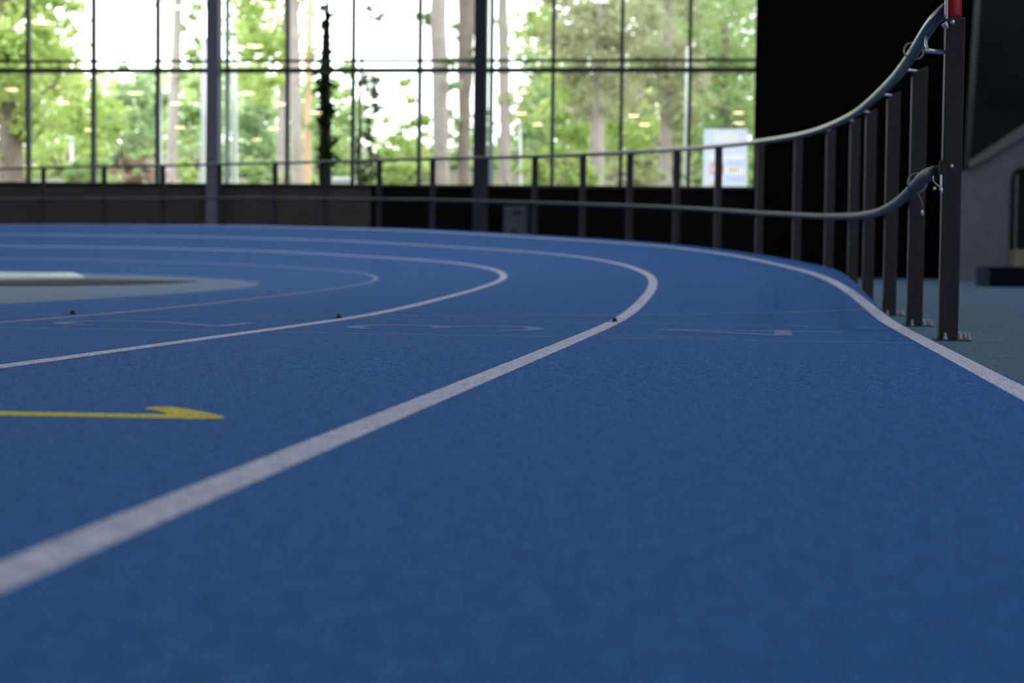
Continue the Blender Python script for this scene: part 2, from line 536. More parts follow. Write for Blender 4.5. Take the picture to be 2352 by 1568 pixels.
# ------------------------------------------------------------------ floor, infield
mb = MB()
mb.box(-46, 13, -76, 40, -0.3, -0.012)
o = mb.build('floor', M_floor); tag(o, 'blue grey hall floor beyond the handrail', kind='structure')
mb = MB()
SI = [s for s in SS if -44 <= s <= 66]
mb_rows = []
for s in SI:
    mb_rows += [surf(s, INNER - 0.02, -0.003), surf(s, 8.9, -0.003)]
mb.add(mb_rows, [(2 * i, 2 * i + 1, 2 * i + 3, 2 * i + 2) for i in range(len(SI) - 1)])
o = mb.build('floor_infield', M_infield); tag(o, 'pale blue infield floor inside the bend', kind='structure')
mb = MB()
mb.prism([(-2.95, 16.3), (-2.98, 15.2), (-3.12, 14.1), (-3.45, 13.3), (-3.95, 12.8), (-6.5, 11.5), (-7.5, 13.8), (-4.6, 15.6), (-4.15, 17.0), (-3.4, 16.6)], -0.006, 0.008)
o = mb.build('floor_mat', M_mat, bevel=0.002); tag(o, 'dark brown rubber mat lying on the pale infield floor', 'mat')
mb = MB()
mb.prism([(-4.25, 17.3), (-4.72, 15.75), (-8.5, 13.5), (-10.5, 18.0), (-5.3, 21.0)], -0.006, 0.03)  # white slab stands in for the bright reflection on the infield floor
o = mb.build('white_slab', M_white, bevel=0.006); tag(o, 'glossy white slab for the bright reflecting band behind the dark mat', 'mat')

# little black knobs on the lane lines
for s, d, lab in ((3.58, 3.10, 'small black marker on the lane line at far left'), (3.5, 2.03, 'small black marker on the middle lane line'), (3.5, 1.0, 'small black marker on the thick lane line nearest the handrail')):
    p = surf(s, d)
    k = empty('lane_marker', (p.x, p.y, p.z))
    tag(k, lab, 'marker', 'black markers on the lane lines')
    mb = MB()
    mb.tube([(0, 0, 0.0), (0, 0, 0.003), (0.001, 0, 0.009), (0.002, 0, 0.014), (0.002, 0, 0.016)], [0.009, 0.010, 0.008, 0.007, 0.003], 12)
    mb.build('knob', M_black, k, smooth=True)
    mb = MB()
    mb.box(-0.026, 0.014, -0.009, 0.009, 0.0, 0.003)
    mb.build('base', M_black, k, bevel=0.002)

# ------------------------------------------------------------------ handrail on the outside of the bend
rail = empty('guard_rail', (surf(2.9, -0.1).x, surf(2.9, -0.1).y, 0))
tag(rail, 'curved two rail metal guard rail along the outside of the blue track', 'railing')
R0 = Matrix.Translation(-rail.location)


def rp(s, off, z):
    p = surf(s, -(smp(aw, s) + off))
    return Vector((p.x, p.y, z)) - rail.location


S_END = 2.86
# top rail: ends at the first post
mb = MB()
mb.tube([rp(2.955, 0.100, smp(rh, 2.955) + 0.062), rp(3.0, 0.078, smp(rh, 3.0) + 0.048), rp(3.08, 0.056, smp(rh, 3.08) + 0.030), rp(3.18, 0.044, smp(rh, 3.18) + 0.014)] + [rp(s, 0.038, smp(rh, s) + 0.004) for s in frange(3.32, 58, 0.2)], 0.021, 16)
o = mb.build('top_rail', M_rail, rail, smooth=True); o['label'] = 'pale rounded top rail'
mb = MB()
LZ = [(2.6, 0.545), (2.9, 0.541), (3.6, 0.502), (4.4, 0.478), (5.6, 0.475), (7.2, 0.505), (9.4, 0.560), (12, 0.655), (15, 0.79), (18, 0.91), (21.5, 1.045), (26, 1.16), (30, 1.19), (60, 1.19)]


def lowz(s):
    return float(np.interp(s, [a for a, _ in LZ], [b for _, b in LZ]))


ls = frange(S_END - 0.02, 58, 0.2)
lz = np.array([lowz(s) for s in ls])
k5 = np.hanning(9); k5 /= k5.sum()
lz = np.convolve(np.pad(lz, 4, mode='edge'), k5, 'valid')
lp = [(2.962, 0.072, 0.023), (3.0, 0.062, 0.0235), (3.06, 0.051, 0.0235), (3.14, 0.043, 0.023), (3.26, 0.040, 0.0215)]
mb.tube([rp(s, o_, float(np.interp(s, ls, lz))) for s, o_, r_ in lp] + [rp(s, 0.040, z) for s, z in zip(ls, lz) if s > 3.3], [r_ for s, o_, r_ in lp] + [0.020 for s in ls if s > 3.3], 16)
o = mb.build('lower_rail', M_low, rail, smooth=True); o['label'] = 'thinner matt grey lower rail'
# plate on the cut end of the lower rail
pe = rp(S_END - 0.02, 0.040, lz[0]); h0 = smp(th, S_END)

POSTS = [2.9 + 0.02, 4.23, 5.63, 7.2, 8.2, 9.42, 10.8, 12.2, 13.6, 14.9, 16.28, 17.6, 18.9, 20.2, 21.55, 22.88, 24.2, 25.4, 26.7, 28.0, 29.32, 30.65, 32.0, 33.3, 34.6, 35.9]
PW = 0.030
for i, s in enumerate(POSTS):
    x, y, h = frame(s)
    c = rp(s, 0.105, 0)
    # local axes: outwards and along
    ox, oy = math.cos(h), -math.sin(h)
    ax, ay = math.sin(h), math.cos(h)

    def L(a, b, z):
        return (c.x + ox * a + ax * b, c.y + oy * a + ay * b, z)

    top = smp(rh, s)
    zi, zo = (top - 0.014, top + 0.012) if i else (top + 0.004, top + 0.010)
    mb = MB()
    mb.hexa([L(-PW, -PW, -0.008), L(PW, -PW, -0.008), L(PW, PW, -0.008), L(-PW, PW, -0.008), L(-PW, -PW, zi), L(PW, -PW, zo), L(PW, PW, zo), L(-PW, PW, zi)])
    po = mb.build('post', M_post, rail, bevel=0.0035)
    mb = MB()
    mb.hexa([L(-0.04, -0.045, -0.012), L(0.072, -0.045, -0.012), L(0.072, 0.075, -0.012), L(-0.04, 0.075, -0.012),
             L(-0.04, -0.045, -0.008), L(0.072, -0.045, -0.008), L(0.072, 0.075, -0.008), L(-0.04, 0.075, -0.008)])
    mb.build('base_plate', M_post, po, bevel=0.001)
    if i < 6:
        for (a, b) in ((-0.012, -0.040), (0.045, 0.060), (0.052, -0.020), (0.062, -0.038)):
            mb = MB()
            mb.tube([L(a, b, -0.008), L(a, b, 0.0)], 0.008, 6)
            mb.tube([L(a, b, 0.0), L(a, b, 0.012), L(a, b, 0.014)], [0.0048, 0.0048, 0.003], 10)
            bo = mb.build('bolt', M_steel, po)
            bo['label'] = 'shiny steel anchor bolt'
    # bracket rod from the post top to the rail
    q = rp(s - 0.05, 0.038, top - 0.006)
    mb = MB()
    if i == 0:
        q = rp(s + 0.10, 0.038, top - 0.075)
        mb.tube([L(-PW, -0.01, top - 0.098), L(-PW - 0.025, 0.02, top - 0.092), L(-PW - 0.052, 0.05, top - 0.084)], [0.0065, 0.007, 0.008], 8)
        mb.tube([L(-PW - 0.048, 0.05, top - 0.09), L(-PW - 0.050, 0.10, top - 0.06), tuple(rp(3.2, 0.044, smp(rh, 3.2)))], 0.005, 8)
    else:
        mb.tube([L(-PW * 0.2, 0, top - 0.006), L(-PW - 0.004, -0.01, top - 0.003), (q.x, q.y, q.z)], 0.0055, 8)
    bo = mb.build('rail_bracket', M_steel, po, smooth=True)
    bo['label'] = 'small steel rod holding the top rail'
    # lower rail stub
    if i:
        mb = MB()
        z = lowz(s)
        q = rp(s, 0.058, z)
        mb.tube([L(-PW + 0.002, 0, z), (q.x, q.y, z)], 0.008, 8)
        mb.build('lower_bracket', M_post, po)
    else:
        z = lowz(s)
        # dark end plate, round-headed bolt and dangling fittings at the end of the lower rail
        mb = MB()
        mb.hexa([L(-PW - 0.014, -0.055, z - 0.022), L(-PW + 0.001, -0.055, z - 0.022), L(-PW + 0.001, -0.048, z - 0.022), L(-PW - 0.014, -0.048, z - 0.022),
                 L(-PW - 0.014, -0.055, z + 0.024), L(-PW + 0.001, -0.055, z + 0.024), L(-PW + 0.001, -0.048, z + 0.024), L(-PW - 0.014, -0.048, z + 0.024)])
        mb.build('end_plate', M_post, po)
        mb = MB()
        mb.tube([L(-0.003, -PW + 0.001, z + 0.006), L(-0.003, -PW - 0.004, z + 0.006), L(-0.003, -PW - 0.007, z + 0.006), L(-0.003, -PW - 0.008, z + 0.006)], [0.007, 0.0065, 0.004, 0.001], 12)
        bo = mb.build('bolt', M_steel, po, smooth=True); bo['label'] = 'round headed steel bolt on the front of the post'
        mb = MB()
        mb.tube([L(-0.010, -PW + 0.001, top - 0.006), L(-0.010, -PW - 0.006, top - 0.006), L(-0.010, -PW - 0.009, top - 0.007)], [0.0075, 0.007, 0.002], 12)
        bo = mb.build('bolt', M_steel, po, smooth=True); bo['label'] = 'steel bolt just under the red sleeve'
        mb = MB()
        mb.tube([L(-PW - 0.012, -PW - 0.001, top - 0.018), L(-PW - 0.002, -PW - 0.006, top - 0.012), L(-PW + 0.004, -PW - 0.006, top - 0.026)], [0.006, 0.009, 0.004], 10)
        bo = mb.build('clip', M_steel, po, smooth=True); bo['label'] = 'pale clip at the top left corner of the post'
        mb = MB()
        mb.tube([L(-PW - 0.006, -PW - 0.010, z - 0.022), L(-PW - 0.006, -PW - 0.010, z - 0.060), L(-PW - 0.007, -PW - 0.010, z - 0.064)], 0.0032, 8)
        mb.tube([L(-PW - 0.006, -PW - 0.010, z - 0.064), L(-PW - 0.003, -PW - 0.010, z - 0.074), L(-PW - 0.007, -PW - 0.010, z - 0.086)], [0.0055, 0.0045, 0.002], 8)
        bo = mb.build('latch_pin', M_steel, po, smooth=True); bo['label'] = 'bright vertical steel pin under the lower rail'
        mb = MB()
        mb.tube([L(-PW - 0.030, -PW - 0.012, z - 0.026), L(-PW - 0.031, -PW - 0.012, z - 0.040), L(-PW - 0.020, -PW - 0.012, z - 0.052), L(-PW - 0.008, -PW - 0.011, z - 0.062)], 0.0018, 6)
        mb.tube([L(-PW - 0.030, -PW - 0.014, z - 0.066), L(-PW - 0.024, -PW - 0.014, z - 0.066), L(-PW - 0.021, -PW - 0.014, z - 0.067)], [0.0045, 0.0055, 0.002], 8)
        mb.build('safety_wire', M_steel, po, smooth=True)
        P1 = c.copy(); P1L = L; P1TOP = top; P1Z = z

# red sleeve pushed over the end of the top rail beside the first post
sl = P1 + rail.location
mb = MB()
mb.tube([(sl.x - 0.008, sl.y - 0.008, P1TOP + 0.012), (sl.x - 0.008, sl.y - 0.008, P1TOP + 0.020), (sl.x - 0.009, sl.y - 0.008, P1TOP + 0.11), (sl.x - 0.010, sl.y - 0.008, P1TOP + 0.26)], [0.0255, 0.027, 0.0262, 0.0255], 28)
o = mb.build('post_sleeve', M_red, smooth=True); tag(o, 'red plastic sleeve standing on top of the nearest dark railing post', 'sleeve')
mb = MB()
mb.tube([(sl.x - 0.033, sl.y - 0.026, P1TOP + 0.006), (sl.x - 0.0345, sl.y - 0.026, P1TOP + 0.11), (sl.x - 0.036, sl.y - 0.026, P1TOP + 0.26)], 0.0035, 8)
o2 = mb.build('edge_strip', M_white, o); o2['label'] = 'thin white strip down the left side of the sleeve'


def loop(cs, off, zc, rad, tilt, tail, name, label):
    """cord slung round a rail: a loose ring with a hanging tail"""
    x, y, h = frame(cs)
    c = rp(cs, off, zc) + rail.location
    ox, oy, ax, ay = math.cos(h), -math.sin(h), math.sin(h), math.cos(h)
    pts = []
    for k in range(25):
        a = 2 * math.pi * k / 24
        u, v = math.cos(a) * rad * 0.95, math.sin(a) * rad
        pts.append((c.x + ox * u + ax * (v * tilt), c.y + oy * u + ay * (v * tilt), c.z + v))
    mb = MB()
    mb.tube(pts, 0.0032, 8, cap=False)
    rt = mb.build(name, M_cord, None, smooth=True)
    tag(rt, label, 'cord')
    if tail:
        mb = MB()
        t0 = Vector(pts[18])
        tp = [t0 + Vector((ox * a + ax * b, oy * a + ay * b, z)) for a, b, z in tail]
        mb.tube(tp, 0.003, 8)
        t = mb.build('cord_tail', M_cord, rt, smooth=True)
        mb = MB()
        e = tp[-1]
        mb.tube([e, e + Vector((0.001, 0, -0.008)), e + Vector((0.003, 0, -0.018))], [0.003, 0.0055, 0.004], 8)
        mb.build('toggle', M_steel, rt, smooth=True)
    return rt


loop(3.65, 0.036, smp(rh, 3.65) + 0.006, 0.036, 1.4, None, 'cord_loop', 'grey cord looped round the pale top rail beside the nearest post')
loop(3.42, 0.040, float(np.interp(3.42, ls, lz)) + 0.004, 0.034, 0.45, [(0, 0, 0), (0.006, 0.0, -0.012), (0.016, 0.0, -0.034), (0.019, 0.0, -0.048), (0.018, 0.0, -0.062)], 'cord_loop', 'grey cord looped round the lower rail with its end hanging down')

# ------------------------------------------------------------------ hall shell
WA = at(0, 424, 34.9); WB = at(1730, 430, 33.2)
wd = Vector((WB.x - WA.x, WB.y - WA.y, 0)).normalized()
wn = Vector((-wd.y, wd.x, 0))           # outwards, away from the camera


def onwall(px, py=424):
    d = ray(px, py)
    t = wn.dot(WA - CP) / wn.dot(d)
    p = CP + d * t
    return (p - WA).dot(wd), p.z


def wp(u, z, out=0.0):
    return (WA.x + wd.x * u + wn.x * out, WA.y + wd.y * u + wn.y * out, z)


def wbox(mb, u0, u1, z0, z1, o0, o1, mi=0):
    mb.hexa([wp(u0, z0, o0), wp(u1, z0, o0), wp(u1, z0, o1), wp(u0, z0, o1), wp(u0, z1, o0), wp(u1, z1, o0), wp(u1, z1, o1), wp(u0, z1, o1)], mi)


SILL = (onwall(0, 421)[1] + onwall(1176, 427.5)[1] + onwall(1700, 430)[1]) / 3
TR = onwall(1176, 160)[1]
TR2 = onwall(1176, 137.5)[1]
HEAD = 8.6
CEIL = 9.3
UC1, UC2, UE = onwall(497)[0], onwall(1105)[0], onwall(1730)[0]
PANE = (UC2 - UC1) / 4
UL0 = UC1 - 4 * PANE                      # next column, outside the frame on the left
# wall below, above and right of the glazing
mb = MB(); wbox(mb, -36, UC1 + 2.35 * PANE, -0.2, SILL, 0.0, 0.3)
o = mb.build('wall_under_window_left', M_brown); tag(o, 'dark brown wall panel under the left and middle windows', kind='structure')
mb = MB(); wbox(mb, UC1 + 2.35 * PANE, UE, -0.2, SILL, 0.0, 0.3)
o = mb.build('wall_under_window_right', M_dpanel); tag(o, 'near black wall panel under the right window', kind='structure')
mb = MB(); wbox(mb, -36, UE, HEAD, CEIL + 0.3, 0.0, 0.3); wbox(mb, -36, UL0 - 8 * PANE, SILL, HEAD, 0.0, 0.3)
o = mb.build('wall_above_window', M_bwall); tag(o, 'black wall above the windows', kind='structure')
mb = MB(); wbox(mb, UE, UE + 14, -0.2, CEIL + 0.3, -0.03, 0.3)
o = mb.build('wall_right_end', M_bwall); tag(o, 'black end wall to the right of the windows', kind='structure')
mb = MB(); mb.box(-46, 14, -76, 40, CEIL, CEIL + 0.3)
o = mb.build('ceiling', M_ceil); tag(o, 'dark hall ceiling', kind='structure')
mb = MB(); mb.box(-46.3, -46, -76, 40, -0.2, CEIL)
o = mb.build('wall_left', M_bwall); tag(o, 'left wall of the hall', kind='structure')
mb = MB(); mb.box(-46, 13.3, -76.3, -76, -0.2, CEIL)
o = mb.build('wall_back', M_bwall); tag(o, 'back wall of the hall', kind='structure')
mb = MB(); mb.box(13, 13.3, -76, 40, -0.2, CEIL)
o = mb.build('wall_right', M_bwall); tag(o, 'right wall of the hall', kind='structure')
mb = MB(); wbox(mb, -30, UE, SILL - 0.03, SILL + 0.02, -0.05, 0.32)
o = mb.build('trim_1', M_frame); tag(o, 'dark window sill', kind='structure')


def window(idx, ua, ub, mull, lab, screens=None, jamb=True):
    w = empty('window_%d' % idx, wp((ua + ub) / 2, SILL, 0.15))
    tag(w, lab, kind='structure')
    inv = Matrix.Translation(-w.location)

    def part(mb, name, m_, **k):
        ob = mb.build(name, m_, w, **k)
        ob.data.transform(inv)
        return ob
    for u in mull:
        mb = MB(); wbox(mb, u - 0.035, u + 0.035, SILL, HEAD, 0.05, 0.20)
        part(mb, 'mullion', M_frame)
    mb = MB(); wbox(mb, ua, ub, TR - 0.042, TR + 0.042, 0.03, 0.20)
    part(mb, 'transom', M_frame)
    mb = MB(); wbox(mb, ua, ub, TR2 - 0.022, TR2 + 0.022, 0.05, 0.20)
    part(mb, 'transom', M_frame)
    mb = MB(); wbox(mb, ua, ub, TR + 2.4, TR + 2.48, 0.03, 0.20)
    part(mb, 'transom', M_frame)
    mb = MB(); wbox(mb, ua, ub, SILL + 0.02, HEAD, 0.115, 0.127)
    g = part(mb, 'glass_panes', M_glass)
    if jamb:
        mb = MB(); wbox(mb, ua + 0.10, ua + 0.20, SILL, HEAD, 0.21, 0.216)
        j = part(mb, 'jamb', M_litjamb); j['label'] = 'pale jamb beside the column, translucent to look lit from outside'
    for a, b in (screens or []):
        mb = MB()
        mb.add([wp(a, SILL + 0.02, 0.28), wp(b, SILL + 0.02, 0.28), wp(b, HEAD, 0.28), wp(a, HEAD, 0.28)], [(0, 1, 2, 3)])
        sc = mb.build('sunscreen', M_screen, w)
        sc.data.transform(inv)
        sc['label'] = 'sheer grey sunscreen cloth outside the glass'


def um(px): return onwall(px, 300)[0]


window(4, UL0, UC1, [um(60.5), um(210.5), um(358)], 'large window left of the violet grey column', jamb=False)
window(2, UC1, UC2, [um(657), um(808), um(961)], 'large window between the two columns', screens=[(um(808) + 0.035, UC2 - 0.1)])
window(3, UC2, UE, [um(1268), um(1426), um(1582)], 'large window between the right column and the black end wall', screens=[(UC2 + 0.1, UE)])
window(1, UL0 - 8 * PANE, UL0, [UL0 - k * PANE for k in range(1, 8)], 'large window at far left', jamb=False)
for u, m_, lab in ((UC1, M_column, 'violet grey steel column between the left and middle windows'), (UC2, M_column2, 'blue black steel column between the middle and right windows'), (UL0, M_column, 'steel column beyond the left edge of the view')):
    mb = MB()
    wbox(mb, u - 0.118, u + 0.118, -0.012, CEIL, -0.34, -0.02)
    o = mb.build('column', m_, bevel=0.01); tag(o, lab, 'column')

# housings of the added fill strips, and warm lamps (the lamps mirror in the window glass)
for k, (sx_, sy_) in enumerate(FILL_STRIPS):
    f = empty('fill_strip', (sx_, sy_, CEIL - 0.12))
    tag(f, 'long added cool white fill strip under the dark hall ceiling', 'light', 'added ceiling fill strips')
    mb = MB(); mb.box(-0.28, 0.28, -11.1, 11.1, -0.10, 0.0)
    mb.build('housing', M_frame, f)
    mb = MB(); mb.box(-0.24, 0.24, -11, 11, -0.125, -0.10)
    mb.build('diffuser', M_strip, f)
REFL = [(28, 205), (145, 235), (95, 50), (310, 213), (405, 237), (415, 292), (585, 105), (570, 213), (645, 238), (628, 295), (725, 258), (1195, 260), (1235, 285), (1455, 265), (1480, 285), (1697, 258), (1697, 282), (590, 320), (205, 297)]
LZC = 8.2
k = 0
for px_, py_ in REFL:
    d = ray(px_, py_)
    v = CP + d * ((LZC - CP.z) / d.z)           # where the lamp seems to hang beyond the glass
    dist = (v - Vector(wp(0, 0, 0.12))).dot(wn)
    q = v - wn * (2 * dist)
    if q.y < -75 or q.x < -45 or q.x > 12.5: continue
    if any(abs(q.x - a_) < 0.8 and abs(q.y - b_) < 11.6 for a_, b_ in FILL_STRIPS): continue
    k += 1
    f = empty('pendant_lamp', (q.x, q.y, LZC))
    tag(f, 'round warm pendant lamp mirrored in the window glass', 'lamp', 'warm pendant lamps along the hall')
    mb = MB(); mb.tube([(0, 0, 0), (0, 0, 0.05), (0, 0, 0.16), (0, 0, 0.22)], [0.34, 0.33, 0.16, 0.05], 20)
    mb.build('shade', M_frame, f, smooth=True)
    mb = MB(); mb.tube([(0, 0, -0.05), (0, 0, -0.03), (0, 0, 0.0)], [0.22, 0.30, 0.32], 20)
    mb.build('diffuser', M_lamp, f, smooth=True)
    mb = MB(); mb.tube([(0, 0, 0.2), (0, 0, CEIL - LZC)], 0.008, 6)
    mb.build('cable', M_black, f)

# ------------------------------------------------------------------ things along the end wall
a, _ = onwall(1162, 500); b, _ = onwall(1216, 500)
zc = onwall(1190, 474)[1]
cab = empty('cabinet', wp((a + b) / 2, 0, -0.25)); tag(cab, 'grey metal cabinet against the wall behind the guard rail', 'cabinet')
cinv = Matrix.Translation(-cab.location)


def cpart(u0, u1, z0, z1, o0, o1, name, m_, bev=0.004):
    mb = MB(); wbox(mb, u0, u1, z0, z1, o0, o1)
    ob = mb.build(name, m_, cab, bevel=bev); ob.data.transform(cinv)
    return ob


cpart(a, b, -0.012, zc, -0.42, -0.04, 'body', M_cab)
cpart(a + 0.02, b - 0.02, 0.1, zc - 0.04, -0.44, -0.42, 'door', M_cab)
cpart(a + 0.17, b - 0.11, zc - 0.17, zc - 0.09, -0.45, -0.44, 'vent', M_black)
cpart(a + 0.16, a + 0.25, zc - 0.52, zc - 0.45, -0.45, -0.44, 'lock_plate', M_black)

# concrete stair wall, slanted strut and dark panel at the right
YG = 31.5
def gpt(px, py, Y=YG): return at(px, py, Y)


mb = MB()
prof = [(2203, 640), (2206, 400), (2228, 388), (2352, 318), (2520, 225), (2520, 640)]
vs = [gpt(px_, py_) for px_, py_ in prof]
vs = [Vector((v.x, v.y, max(v.z, -0.012) if py_ < 600 else -0.012)) for v, (px_, py_) in zip(vs, prof)]
n = len(vs)
mb.add(vs + [v + Vector((0.05, 0.9, 0)) for v in vs], [tuple(range(n - 1, -1, -1)), tuple(range(n, 2 * n))] + [(i, (i + 1) % n, n + (i + 1) % n, n + i) for i in range(n)])
o = mb.build('stair_wall', M_conc); tag(o, 'grey concrete stair wall with a sloping top at the right edge', 'wall', kind='structure')
mb = MB()
prof = [(2228, 386), (2352, 312), (2520, 218), (2520, 190), (2352, 285), (2222, 372)]
vs = [gpt(px_, py_, YG - 0.08) for px_, py_ in prof]
mb.add(vs + [v + Vector((0.01, 0.07, 0)) for v in vs], [tuple(range(5, -1, -1)), tuple(range(6, 12))] + [(i, (i + 1) % 6, 6 + (i + 1) % 6, 6 + i) for i in range(6)])
o = mb.build('stair_coping', M_strut); tag(o, 'darker sloping coping along the top of the stair wall', 'coping')
mb = MB()
p0, p1 = gpt(2221, 392, YG + 0.1), gpt(2249, -60, YG + 0.1)
e = (p1 - p0)
mb.tube([p0 - e * 0.02, p0 + e * 1.0, p0 + e * 3.2], 0.065, 12)
o = mb.build('slanted_strut', M_strut, smooth=True); tag(o, 'slightly leaning grey strut rising from the stair wall', 'strut')
mb = MB()
p0, p1 = gpt(2226, 395, YG + 0.5), gpt(2252, -60, YG + 0.5)
mb.add([p0, gpt(2700, 395, YG + 0.5), gpt(2700, -300, YG + 0.5), p1 + (p1 - p0) * 1.2], [(0, 1, 2, 3)])
mb.add([v + Vector((0, 0.15, 0)) for v in (p0, gpt(2700, 395, YG + 0.5), gpt(2700, -300, YG + 0.5), p1 + (p1 - p0) * 1.2)], [(3, 2, 1, 0)])
o = mb.build('wall_stand_side', M_conc2); tag(o, 'dark green grey panel above the stair wall', kind='structure')
# doorway frame with rounded corner in the stair wall
dr = empty('door_1', gpt(2345, 640, YG - 0.05)); tag(dr, 'dark rounded door frame in the concrete stair wall', kind='structure')
dinv = Matrix.Translation(-dr.location)
mb = MB()
pts = [gpt(2323, 604, YG - 0.05), gpt(2324, 500, YG - 0.05), gpt(2326, 410, YG - 0.05), gpt(2330, 396, YG - 0.05), gpt(2340, 388, YG - 0.05), gpt(2420, 382, YG - 0.05)]
pts[0].z = -0.012
mb.tube(pts, 0.034, 10)
ob = mb.build('door_frame', M_black, dr, smooth=True); ob.data.transform(dinv)
mb = MB()
p, q = gpt(2330, 395, YG - 0.03), gpt(2420, 640, YG - 0.03)
mb.box(p.x, q.x, p.y, p.y + 0.02, -0.012, p.z)
ob = mb.build('door_leaf', M_conc2, dr); ob.data.transform(dinv)
mb = MB()
p, q = gpt(2333, 400, YG - 0.06), gpt(2338, 640, YG - 0.06)
mb.box(p.x, p.x + 0.045, p.y, p.y + 0.03, -0.012, p.z)
ob = mb.build('door_edge', M_strut, dr); ob.data.transform(dinv)
p = gpt(2331, 573, YG - 0.9); q = gpt(2362, 612, YG - 0.9)
mb = MB(); mb.box(p.x, q.x, p.y, p.y + 0.35, -0.012, p.z)
o = mb.build('cardboard_box', M_beige, bevel=0.01); tag(o, 'beige box standing by the dark door frame', 'box')
YM = 20.6
p = at(2276, 612, YM); q = at(2600, 656, YM)
mm = empty('crash_mat', (p.x, p.y, -0.012)); tag(mm, 'dark navy crash mat lying on the floor in front of the stair wall', 'mat')
mb = MB(); mb.box(0, 2.4, 0, 0.62, 0, p.z + 0.012)
mb.build('pad', M_navy, mm, bevel=0.02)
mb = MB(); mb.box(-0.016, -0.001, 0.01, 0.60, 0, p.z + 0.004)
mb.build('end_flap', M_blueend, mm, bevel=0.004).__setitem__('label', 'blue end flap of the mat')

# ------------------------------------------------------------------ outdoors: slope, trees, lamp posts, sign
mb = MB()
NX, NY = 50, 24
vs = []
for j in range(NY + 1):
    for i in range(NX + 1):
        x = -70 + 140 * i / NX
        y = 36.2 + 90 * j / NY
        z = 0.9 + 3.6 * min(1, max(0, (y - 50) / 35)) + 0.35 * math.sin(x * 0.31 + y * 0.17) * min(1, (y - 36) / 20) + max(0, y - 90) * 0.1
        vs.append((x, y, z))
mb.add(vs, [(j * (NX + 1) + i, j * (NX + 1) + i + 1, (j + 1) * (NX + 1) + i + 1, (j + 1) * (NX + 1) + i) for j in range(NY) for i in range(NX)])
o = mb.build('ground_outside', M_soil, smooth=True); tag(o, 'leaf littered slope outside the windows', kind='structure')


def ground(x, y):
    return 0.9 + 3.6 * min(1, max(0, (y - 50) / 35)) + 0.35 * math.sin(x * 0.31 + y * 0.17) * min(1, (y - 36) / 20) + max(0, y - 90) * 0.1


def leaves(mb, c, rx, ry, rz, n, size, rng):
    """a cloud of small bent leaf sprays"""
    nc = max(3, n // 22)
    for k in range(nc):
        while True:
            u = Vector((rng.uniform(-1, 1), rng.uniform(-1, 1), rng.uniform(-1, 1)))
            if u.length < 1: break
        u = u.normalized() * (u.length ** 0.6)
        cc = Vector((c[0] + u.x * rx, c[1] + u.y * ry, c[2] + u.z * rz))
        cr = 0.36 * (rx + rz) / 2 * rng.uniform(0.5, 1.2)
        for q in range(22):
            p = cc + Vector((rng.gauss(0, cr * 0.55), rng.gauss(0, cr * 0.55), rng.gauss(0, cr * 0.40)))
            a = Vector((rng.gauss(0, 1), rng.gauss(0, 1), rng.gauss(0, 0.6))).normalized()
            b = a.cross(Vector((rng.gauss(0, 1), rng.gauss(0, 1), rng.gauss(0, 1)))).normalized()
            s = size * rng.uniform(0.6, 1.3)
            a *= s; b *= s * 0.55
            nn = a.cross(b).normalized() * s * 0.22
            mb.add([p - a, p + b - nn * 0.3, p + a, p - b - nn * 0.3, p + nn], [(0, 4, 1), (1, 4, 2), (2, 4, 3), (3, 4, 0)])


def foliage(name, m_, Y, blobs, seed, parent=None, size=0.16, dens=1.0, inv=None):
    rng = random.Random(seed)
    mb = MB()
    for (px_, py_, rx, ry, k) in blobs:
        c = at(px_, py_, Y)
        sx_, sz_ = rx * Y / FPX, ry * Y / FPX
        n_ = int(k * dens * sx_ * sz_ / (size * size) * 15.0)
        leaves(mb, c, sx_, (sx_ + sz_) * 0.5, sz_, n_, size, rng)
    o = mb.build(name, m_, parent)
    if inv is not None: o.data.transform(inv)
    return o


def trunk_mesh(pts, m_, parent, inv, name='trunk', seed=0, branches=()):
    """pts: (px, py, width px) from bottom up; Y given per tree"""
    mb = MB()
    mb.tube([p for p, r in pts], [r for p, r in pts], 12)
    o = mb.build(name, m_, parent, smooth=True)
    o.data.transform(inv)
    return o


def tree(Y, tr, bark, blobs, lm, label, seed, name='tree', branches=(), size=0.16, dens=1.0, group='trees outside the windows'):
    b0 = at(tr[0][0], tr[0][1], Y)
    gz = ground(b0.x, b0.y)
    t = empty(name, (b0.x, b0.y, gz - 0.05))
    tag(t, label, 'tree', group)
    inv = Matrix.Translation(-t.location)
    pts = [(Vector((b0.x, b0.y, gz - 0.1)), tr[0][2] * 1.12 * Y / FPX / 2)]
    for px_, py_, w in tr:
        pts.append((at(px_, py_, Y), w * Y / FPX / 2))
    if tr[-1][1] < 20:      # goes out of the picture: carry the trunk on upwards
        e = pts[-1][0] - pts[-2][0]
        pts.append((pts[-1][0] + e.normalized() * 5.0, pts[-1][1] * 0.6))
    # fill in and roughen the outline
    full = []
    rng = random.Random(seed + 99)
    for (p, r), (q, r2) in zip(pts[:-1], pts[1:]):
        m = max(1, int((q - p).length / 0.5))
        for k in range(m):
            f = k / m
            full.append((p.lerp(q, f) + Vector((rng.gauss(0, 0.012), 0, 0)), (r + (r2 - r) * f) * rng.uniform(0.93, 1.07)))
    full.append(pts[-1])
    tk = trunk_mesh(full, bark, t, inv)
    for br in branches:
        bp = [(at(px_, py_, Y), w * Y / FPX / 2) for px_, py_, w in br]
        trunk_mesh(bp, bark, t, inv, 'branch')
    if blobs:
        foliage('crown', lm, Y, blobs, seed, t, size, dens, inv)
    return t


